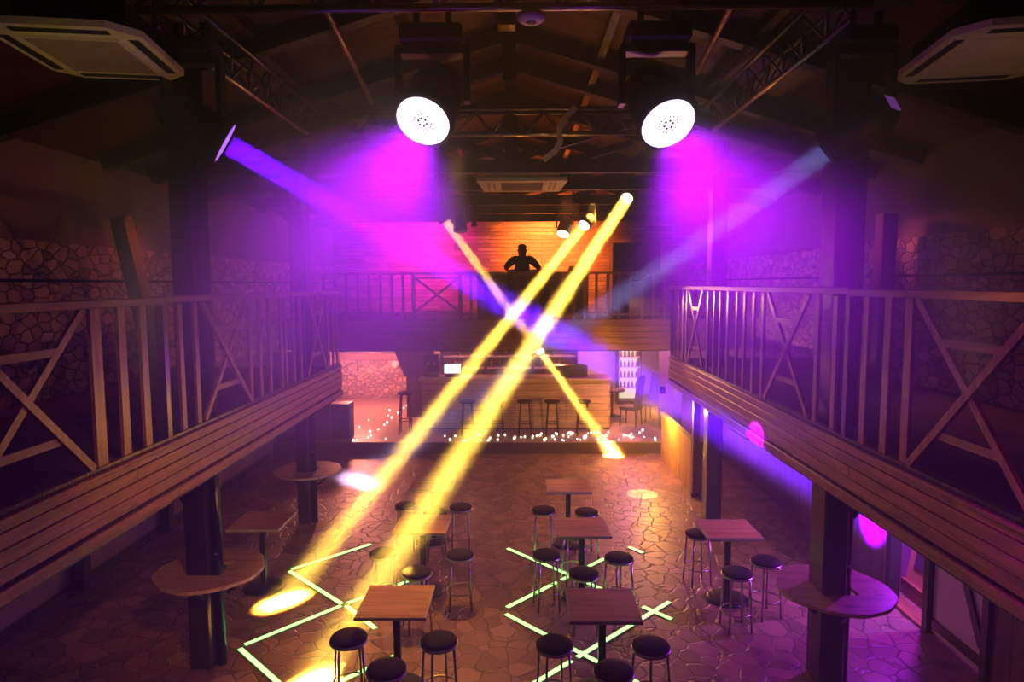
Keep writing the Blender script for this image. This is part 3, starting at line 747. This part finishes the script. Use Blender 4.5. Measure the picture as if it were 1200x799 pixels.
MB().bb(.30,.33,-.05,-.02,.5,1.3).build('door_handle', M['chrome'], t)
# dark chairs and round table beside the bar
def high_chair(x, y, rz, lab):
    t = thing('high_back_chair', lab, 'chair', (x, y, .28), rz, 'dark chairs right of the bar')
    MB().bb(-.24,.24,-.24,.24,.42,.52,.02).build('seat', M['upholstery'], t)
    MB().box((0,.23,.9), (.46,.07,.86), Euler((-.12,0,0)), .02).build('backrest', M['upholstery'], t)
    for a in (-1, 1):
        for b_ in (-1, 1): MB().rod((a*.22,b_*.22,0), (a*.2,b_*.2,.42), .02, n=8).build('leg', M['steelpost'], t)
high_chair(3.05, 17.3, -2.1, 'dark chair just right of the bar end')
high_chair(3.62, 17.9, -1.2, 'tall-backed dark chair beside the recess wall')
t = thing('cafe_table', 'small round dark table between the chairs right of the bar', 'table', (2.72, 18.5, .28))
MB().lathe([(0,.72),(.36,.72),(.36,.76),(0,.76)], 28).build('tabletop', M['upholstery'], t)
MB().rod((0,0,.03),(0,0,.72),.035).build('pedestal', M['steelpost'], t); MB().lathe([(0,0),(.22,0),(.2,.03),(0,.03)], 20).build('base_disc', M['steelpost'], t)
# low stone wall and things at the far left
t = thing('low_wall', 'low rubble stone wall with a timber cap at the far left of the stage', 'wall', (-4.6, 21.5, .28))
MB().bb(-1.3, 1.15, 0, .3, 0, 1.28).build('masonry', M['stone'], t)
MB().bb(-1.35, 1.2, -.08, .36, 1.28, 1.5, .01).build('cap', M['rail'], t)
MB().bb(-.62, -.58, -.06, -.01, .9, 1.28).build('bracket', M['blackmetal'], t)
t = thing('hood_cabinet', 'dark tapering cabinet behind the left end of the bar', 'cabinet', (-2.78, 18.4, .28))
MB().add([(-.5,0,1.25),(.45,0,1.25),(.45,.5,1.25),(-.5,.5,1.25),(-.75,0,2.12),(.45,0,2.12),(.45,.5,2.12),(-.75,.5,2.12)], [(0,1,2,3),(4,5,6,7),(0,1,5,4),(1,2,6,5),(2,3,7,6),(3,0,4,7)])
h_ = MB(); h_.add([(-.35,0,1.15),(.45,0,1.15),(.45,.5,1.15),(-.35,.5,1.15),(-.7,0,2.12),(.45,0,2.12),(.45,.5,2.12),(-.7,.5,2.12)], [(3,2,1,0),(4,5,6,7),(0,1,5,4),(1,2,6,5),(2,3,7,6),(3,0,4,7)])
h_.build('hood', M['upholstery'], t); MB().bb(-.3,.45,.02,.5,0,1.15).build('carcass', M['dark_wall'], t)
t = thing('wall_lamp', 'pale round lamp on the stone wall at the far left', 'lamp', (-3.95, 21.42, 1.42))
MB().ball((0,0,0), .13, 16, 10, (1,.5,1)).build('globe', M['white'], t); MB().bb(-.05,.05,.05,.1,-.05,.05).build('bracket', M['blackmetal'], t)
t = thing('floor_speaker', 'black floor speaker left of the stage behind the far column', 'speaker', (-4.25, 15.98, .28))
MB().bb(-.24,.24,-.22,.22,0,.85,.015).build('cabinet', M['blackplastic'], t)
MB().bb(-.2,.2,-.23,-.22,.05,.8).build('front_grille', M['darkslot'], t)
# fairy lights over the stage floor
t = thing('fairy_light_string', 'string of tiny warm fairy lights scattered over the stage floor', 'fairy lights', (0, 16, .28))
bulb = None; pts = []
rng = random.Random(3)
for k in range(84):
    if k < 34: x = .55+1.75*((k+.5)/34)+rng.uniform(-.08,.08); y = rng.uniform(15.47, 16.35)
    elif k < 54: x = -1.7+2.2*((k-34+.5)/20)+rng.uniform(-.1,.1); y = rng.uniform(15.47, 16.1)
    elif k < 72: x = rng.uniform(-4.1, -3.1); y = 15.5+5.0*((k-54)/18)**1.5
    else: x = rng.uniform(2.45, 3.6); y = rng.uniform(15.5, 16.6)
    pts.append((x, y-16, .02))
pts.sort(key=lambda p: (round(p[0]*1.5), p[1]))
for p in pts:
    r_ = rng.choice((.017, .022, .027))
    if bulb is None: bulb = o = MB().ball((0,0,0), 1, 8, 6).build('bulb', M['warmbulb'], t)
    else: o = bulb.copy(); COL.objects.link(o); o.parent = t
    o.location = (p[0], p[1], r_+.002); o.scale = (r_,)*3
wire = MB()
for a, b_ in zip(pts[:-1], pts[1:]): wire.rod((a[0],a[1],.006), (b_[0],b_[1],.006), .003, n=4)
wire.build('wire', M['cable'], t)
# honey panel, post and rail at the right, below the gallery end
t = thing('half_wall_panel', 'honey-coloured board panel glowing amber at the right of the dance floor', 'panel', (3.4, 13.7, 0))
for k in range(9): MB().bb(-.03, .03, -1.33+k*.296, -1.33+k*.296+.29, 0, 1.02, .004).build('board', M['orangepanel'], t)
MB().bb(-.05, .05, -1.35, 1.36, 1.02, 1.07).build('cap', M['edge'], t)
t = thing('slim_post', 'slim reddish timber post at the near end of the honey panel', 'post', (3.42, 12.25, 0))
MB().bb(-.06,.06,-.05,.05,0,2.36,.005).build('shaft', M['rail'], t); MB().bb(-.08,.08,-.07,.07,0,.08).build('foot', M['post'], t)
t = thing('notice_board', 'reddish notice board on the wall under the right gallery end', 'board', (4.78, 13.9, 1.15))
MB().bb(-.02,0,-.55,.55,-.3,.3).build('panel', M['poster'], t)
f = MB()
for z in (-.32,.32): f.bb(-.03,0,-.6,.6,z-.02,z+.02)
for y in (-.58,.58): f.bb(-.03,0,y-.02,y+.02,-.3,.3)
f.build('border', M['post'], t)
t = thing('handrail_bar', 'dark slanting handrail between the slim post and the far column', 'handrail', (3.48, 12.2, .95))
MB().rod((0,0,0),(0,-1.0,.1),.025).build('bar', M['post'], t)
for yy, z in ((-.08, .008), (-.92, .09)): MB().rod((0,yy,z),(0,yy,-.95),.02).build('baluster', M['post'], t)
# right room seen through the doorway: leaning board, braced door
t = thing('leaning_board', 'orange printed board leaning just inside the right doorway', 'board', (5.18, 8.05, 0))
MB().box((0,0,.55), (.03,.55,.75), Euler((0,.16,0))).build('panel', M['poster'], t)
MB().box((-.02,0,.55), (.012,.3,.3), Euler((0,.16,0))).build('emblem', M['dark_wall'], t)
MB().bb(-.12,-.07,-.3,.3,0,.2).build('foot', M['plank'], t)
t = thing('braced_door', 'purple-lit boarded door with a diagonal brace under the right gallery', 'door', (4.84, 6.88, 0))
MB().bb(-.02,.02,-.42,.42,.03,2.1).build('leaf', M['white'], t)
MB().bar((-.035,-.4,.3),(-.035,.4,1.9),.03,.09,(0,0,1)).build('diagonal_brace', M['post'], t)
for z in (.15, 1.95): MB().bb(-.05,-.02,-.42,.42,z-.05,z+.05).build('ledge', M['post'], t)
MB().bb(-.06,-.02,.3,.34,1.0,1.12).build('handle', M['blackmetal'], t)
# left low wall boards
struct('trim_4', MB().bb(WL, WL+.08, 3.0, 15, 0, .12), M['post'])
for k, y in enumerate((6.2, 8.3, 10.4)):
    o = MB().bar((0,0,.02), (.10,.0,2.34), .14, .16, (1,0,0)).build('wall_stud', M['post'], None, (WL+.12, y, 0))
    tag(o, 'dark leaning stud on the lower left wall, %s' % ('nearest the camera', 'level with the near left column', 'farthest back')[k], 'post', 'studs on the lower left wall')

# ------------------------------------------------------------------ DJ on the far gallery
def skin_mesh(verts, edges, radii, levels=2):
    me = bpy.data.meshes.new('tmp'); me.from_pydata(verts, edges, [])
    o = bpy.data.objects.new('tmp', me); COL.objects.link(o)
    md = o.modifiers.new('skin', 'SKIN'); sv = me.skin_vertices[0].data
    for i, r in enumerate(radii): sv[i].radius = r if isinstance(r, tuple) else (r, r); sv[i].use_root = (i == 0)
    ss = o.modifiers.new('sub', 'SUBSURF'); ss.levels = ss.render_levels = levels
    bpy.context.view_layer.update()
    dg = bpy.context.evaluated_depsgraph_get(); res = bpy.data.meshes.new_from_object(o.evaluated_get(dg))
    bpy.data.objects.remove(o); bpy.data.meshes.remove(me); return res
def join_meshes(ms, name, mat, parent):
    bm = bmesh.new()
    for m_ in ms: bm.from_mesh(m_)
    me = bpy.data.meshes.new(name); bm.to_mesh(me); bm.free()
    for p in me.polygons: p.use_smooth = True
    me.materials.clear(); me.materials.append(mat); o = bpy.data.objects.new(name, me); COL.objects.link(o); o.parent = parent; return o
dj = thing('person', 'person in dark clothes and cap leaning over the DJ desk with arms spread', 'person', (.19, 17.57, 3.16))
V = [(0,.05,.98),(0,.02,1.20),(0,-.07,1.42),(0,-.13,1.55),(0,-.17,1.61),(0,-.19,1.70),(0,-.19,1.80),
     (.13,-.07,1.50),(.25,-.08,1.47),(.40,-.14,1.31),(.46,-.36,1.21),(.46,-.43,1.205),
     (-.13,-.07,1.50),(-.25,-.08,1.47),(-.41,-.12,1.30),(-.40,-.36,1.21),(-.37,-.43,1.205),
     (.10,.05,.92),(.12,.02,.50),(.13,.05,.09),(.13,-.10,.035),(-.10,.05,.92),(-.12,.04,.50),(-.13,.07,.09),(-.13,-.08,.035)]
E_ = [(0,1),(1,2),(2,3),(3,4),(4,5),(5,6),(2,7),(7,8),(8,9),(9,10),(10,11),(2,12),(12,13),(13,14),(14,15),(15,16),(0,17),(17,18),(18,19),(19,20),(0,21),(21,22),(22,23),(23,24)]
Rr = [(.19,.14),(.21,.14),(.25,.16),(.14,.11),(.09,.09),(.14,.15),(.13,.14),.10,.075,.052,.036,.030,.10,.075,.052,.036,.030,.10,.07,.045,.035,.10,.07,.045,.035]
parts = [skin_mesh(V, E_, Rr)]
for wx, s_ in ((.46, 1), (-.37, -1)):
    W = Vector((wx, -.43, 1.205))
    pv = [tuple(W), tuple(W+Vector((0,-.05,-.002)))]; parts.append(skin_mesh(pv, [(0,1)], [(.03,.018),(.04,.014)], 1))
    for k, (dx, ln) in enumerate(((-.03,.062),(-.01,.072),(.011,.068),(.031,.052))):
        b0 = W+Vector((dx,-.07,0)); parts.append(skin_mesh([tuple(b0), tuple(b0+Vector((dx*.2,-ln*.55,.008))), tuple(b0+Vector((dx*.3,-ln,-.012)))], [(0,1),(1,2)], [.0095,.0085,.007], 1))
    b0 = W+Vector((-s_*.03,-.03,0)); parts.append(skin_mesh([tuple(b0), tuple(b0+Vector((-s_*.03,-.025,0))), tuple(b0+Vector((-s_*.04,-.055,-.008)))], [(0,1),(1,2)], [.011,.010,.008], 1))
body = join_meshes(parts, 'body', M['skin'], dj)
# nose, ears, clothes and cap
MB().ball((0,-.325,1.725), .018, 8, 6, (.8,1.1,1.3)).ball((.122,-.18,1.72), .022, 8, 6, (.5,.9,1.4)).ball((-.122,-.18,1.72), .022, 8, 6, (.5,.9,1.4)).build('face_features', M['skin'], dj)
MB().lathe([(.112,0),(.118,.02),(.108,.06),(.07,.10),(0,.11)], 20, (0,-.19,1.78)).bb(-.08,.08,-.40,-.28,1.78,1.795).build('cap', M['hair'], dj)
Vs = [V[0],V[1],V[2],(0,-.10,1.53),V[7],V[8],V[9],(.466,-.32,1.225),V[12],V[13],V[14],(-.405,-.32,1.225)]
shirt = join_meshes([skin_mesh(Vs, [(0,1),(1,2),(2,3),(2,4),(4,5),(5,6),(6,7),(2,8),(8,9),(9,10),(10,11)], [(.22,.16),(.25,.16),(.29,.18),(.16,.12),.15,.12,.085,.055,.15,.12,.085,.055])], 'jacket', M['cloth_dark'], dj)
Vt = [V[0],V[17],V[18],(.13,.05,.12),V[21],V[22],(-.13,.07,.12)]
join_meshes([skin_mesh(Vt, [(0,1),(1,2),(2,3),(0,4),(4,5),(5,6)], [(.17,.13),.115,.085,.065,.115,.085,.065])], 'trousers', M['cloth_dark'], dj)
t = thing('dj_desk', 'long narrow DJ desk behind the far gallery railing', 'desk', (.45, 17.0, 3.16))
MB().bb(-1.45, 1.45, -.32, .32, 1.12, 1.16, .005).build('desktop', M['edge'], t)
MB().bb(-1.4, 1.4, -.30, -.27, .05, 1.12).build('front_panel', M['dark_wall'], t)
for a in (-1.35, 1.35): MB().bb(a-.03, a+.03, -.27, .3, 0, 1.12).build('leg', M['blackmetal'], t)
t = thing('dj_mixer', 'black DJ mixer console on the desk under the person\'s hands', 'mixer', (.24, 17.0, 4.32))
MB().prism([(-.42,-.2),(.42,-.2),(.42,.14),(-.42,.14)], 0, .05).build('casing', M['blackplastic'], t)
for a in (-.26, .26): MB().lathe([(0,.05),(.12,.05),(.12,.06),(0,.065)], 20, (a,-.02,0)).build('jog_wheel', M['blackmetal'], t)
for k in range(6): MB().rod((-.08+.032*k,.04,.05),(-.08+.032*k,.04,.065),.008,n=8).build('knob', M['chrome'], t)
t = thing('laptop', 'dark laptop lying on the right end of the DJ desk', 'laptop', (1.55, 17.05, 4.32))
MB().bb(-.2,.2,-.14,.14,0,.02,.004).build('keyboard_deck', M['blackplastic'], t); MB().box((0,-.17,.07), (.38,.012,.16), Euler((.5,0,0))).build('screen_lid', M['blackplastic'], t)
t = thing('black_cabinet', 'large black speaker cabinet at the right of the far gallery', 'speaker', (3.15, 17.6, 3.16))
MB().bb(-.62,.62,-.35,.35,0,1.9,.02).build('cabinet', M['blackplastic'], t)
for z, r_ in ((.55,.36),(1.25,.36),(1.68,.12)): MB().lathe([(r_,-.0),(r_,.012),(r_*.85,.012),(r_*.3,-.05+.06),(0,.02)], 24, (0,-.352,z), Matrix.Rotation(PI/2, 3, 'X')).build('driver', M['darkslot'], t)
t = thing('wall_plaque', 'small dark plaque on the back wall left of the DJ', 'plaque', (-1.72, 20.86, 5.18))
MB().bb(-.22,.22,0,.03,-.07,.07).build('plate', M['dark_wall'], t); MB().bb(-.24,.24,-.01,.0,-.09,-.07).bb(-.24,.24,-.01,.0,.07,.09).build('border', M['blackmetal'], t)
t = thing('hanging_pole', 'short dark pole hanging in front of the back wall', 'pole', (-.85, 14.4, 5.7))
MB().bb(-.05,.05,-.04,.04,-.42,.0).build('shaft', M['post'], t); MB().bb(-.07,.07,-.05,.05,-.46,-.42).build('end_cap', M['blackmetal'], t)

# ------------------------------------------------------------------ haze
h = MB().bb(-6.0, 6.0, -2.1, 22.3, -.06, 7.5).build('haze', bpy.data.materials.new('haze'))
tag(h, 'thin stage haze filling the hall', 'haze', None, 'stuff')
hm = h.data.materials[0]; hm.use_nodes = True; nt = hm.node_tree; nt.nodes.clear()
out = nt.nodes.new('ShaderNodeOutputMaterial'); vs = nt.nodes.new('ShaderNodeVolumeScatter')
vs.inputs['Color'].default_value = (1,1,1,1); vs.inputs['Density'].default_value = .014; vs.inputs['Anisotropy'].default_value = .3
nt.links.new(vs.outputs[0], out.inputs['Volume'])

# smoke puffs drifting below the two wash lamps
def smoke(c, r, dens, label):
    n = 24; mb = MB().ball((0,0,0), 1, 28, 16)
    m_ = bpy.data.materials.new('smoke'); m_.use_nodes = True; nt = m_.node_tree; nt.nodes.clear()
    tc = nt.nodes.new('ShaderNodeTexCoord')
    ln = N(nt, 'ShaderNodeVectorMath', operation='LENGTH'); nt.links.new(tc.outputs['Object'], ln.inputs[0])
    rp = ramp(nt, [(0.0, (1,1,1)), (.35, (.62,)*3), (1.0, (0,0,0))]); rp.color_ramp.interpolation = 'EASE'; nt.links.new(ln.outputs['Value'], rp.inputs[0])
    nz = N(nt, 'ShaderNodeTexNoise', Scale=2.2, Detail=3.0, Distortion=.8); nt.links.new(tc.outputs['Object'], nz.inputs['Vector'])
    nr = ramp(nt, [(.32, (.25,.25,.25)), (.68, (1,1,1))]); nt.links.new(nz.outputs['Fac'], nr.inputs[0])
    a = N(nt, 'ShaderNodeMath', operation='MULTIPLY'); nt.links.new(rp.outputs[0], a.inputs[0]); nt.links.new(nr.outputs[0], a.inputs[1])
    b_ = N(nt, 'ShaderNodeMath', operation='MULTIPLY'); b_.inputs[1].default_value = dens; nt.links.new(a.outputs[0], b_.inputs[0])
    v = nt.nodes.new('ShaderNodeVolumeScatter'); v.inputs['Color'].default_value = (1,1,1,1); v.inputs['Anisotropy'].default_value = .2
    nt.links.new(b_.outputs[0], v.inputs['Density'])
    o_ = nt.nodes.new('ShaderNodeOutputMaterial'); nt.links.new(v.outputs[0], o_.inputs['Volume'])
    o = mb.build('smoke', m_, None, c); o.scale = r
    tag(o, label, 'smoke', None, 'stuff')
smoke((-1.35,4.3,4.25), (2.0,1.3,1.75), .7, 'purple-lit smoke drifting below the left wash lamp')
smoke((1.95,4.3,4.3), (1.9,1.3,1.7), .7, 'purple-lit smoke drifting below the right wash lamp')

# ------------------------------------------------------------------ house lights and added amber fills
spot((1.2,.4,6.0), (-2.95,7.2,1.75), (1,.38,.06), 1250, 30, .9, .1)       # amber par behind the camera, on the left gallery edge
spot((-1.0,.4,6.0), (3.1,6.2,2.4), (1,.0,.16), 130, 40, .9, .1)         # red par on the right gallery edge
spot((5.1,10.4,5.2), (5.5,7.9,3.7), (1,.17,.14), 170, 50, .9)           # gallery lamps
spot((-5.0,11.4,5.2), (-5.7,9.2,3.9), (1,.09,.18), 90, 46, .9)
spot((.9,18.9,5.6), (1.0,20.9,5.0), (1,.21,.04), 3200, 112, .9, .15)    # back wall
spot((-2.6,18.9,5.5), (-2.8,20.9,4.9), (1,.02,.50), 1400, 112, .9, .15)
for x, w_ in ((-4.6, 950), (3.2, 270)): point((x, 19.2, 2.2), (1,.28,.2), w_, .15)       # under the far gallery
for x in (-1.4, 1.2): point((x, 18.2, 2.25), (1,.30,.22), 70, .15)
spot((1.6,13.4,5.7), (1.75,16.75,1.0), (1,.46,.06), 6500, 27, .9, .08)   # on the bar front
beam((.64,15.78,2.38), (2.26,15.2,.05), AMBER, 420, .12, 6.5)             # from the small lamp under the far gallery
point((2.95,14.0,1.3), (1,.42,.04), 300, .06)  # unseen amber point added to light the honey panel
point((5.12,7.9,2.0), (.36,.01,1), 420, .06); point((5.08,7.45,1.9), (.35,.2,1), 220, .06)
spot((2.2,12.7,3.7), (2.95,10.4,3.1), (1,.42,.05), 420, 50, .8, .04)    # added amber lamp, fixture unseen, for the far end of the right railing
point((3.0,16.4,2.0), (.5,.02,1), 110, .06)
spot((1.0,13.2,5.8), (1.7,10.2,0), (1,.25,.09), 600, 58, 1.0, .1)      # general wash on the floor
spot((-.7,9.2,5.85), (-1.12,7.1,.9), (1,.44,.06), 1300, 38, 1.0, .1)       # added amber fill on the tables, without a fixture
spot((.2,10.6,4.9), (.1,6.6,6.5), (1,.34,.05), 36, 90, .9, .05)       # unseen uplight added for amber highlights on pipe and conduits under the roof
spot((-1.7,3.2,3.4), (-2.85,4.9,5.62), (1,.74,.12), 50, 34, .8, .05)   # unseen amber spot added to brighten the left air conditioner
spot((2.0,6.4,4.0), (.55,10.0,5.72), (1,.66,.12), 60, 40, .9, .05)          # extra amber source added to lift the strap and the middle air conditioner
spot((2.4,3.3,3.4), (3.75,5.4,5.62), (1,.52,.12), 38, 44, .8, .05)  # matching unseen spot added for the right air conditioner

w = bpy.data.worlds.new('world'); S.world = w; w.use_nodes = True
w.node_tree.nodes['Background'].inputs[0].default_value = (.05,.01,.06,1); w.node_tree.nodes['Background'].inputs[1].default_value = .0
S.view_settings.view_transform = 'Standard'; S.view_settings.look = 'None'; S.view_settings.gamma = 1; S.view_settings.exposure = -.3
S.view_settings.use_curve_mapping = False
c = S.cycles
c.use_denoising = True; c.max_bounces = 6; c.diffuse_bounces = 3; c.glossy_bounces = 3; c.volume_bounces = 0
c.sample_clamp_indirect = 10.0; c.caustics_reflective = False; c.caustics_refractive = False
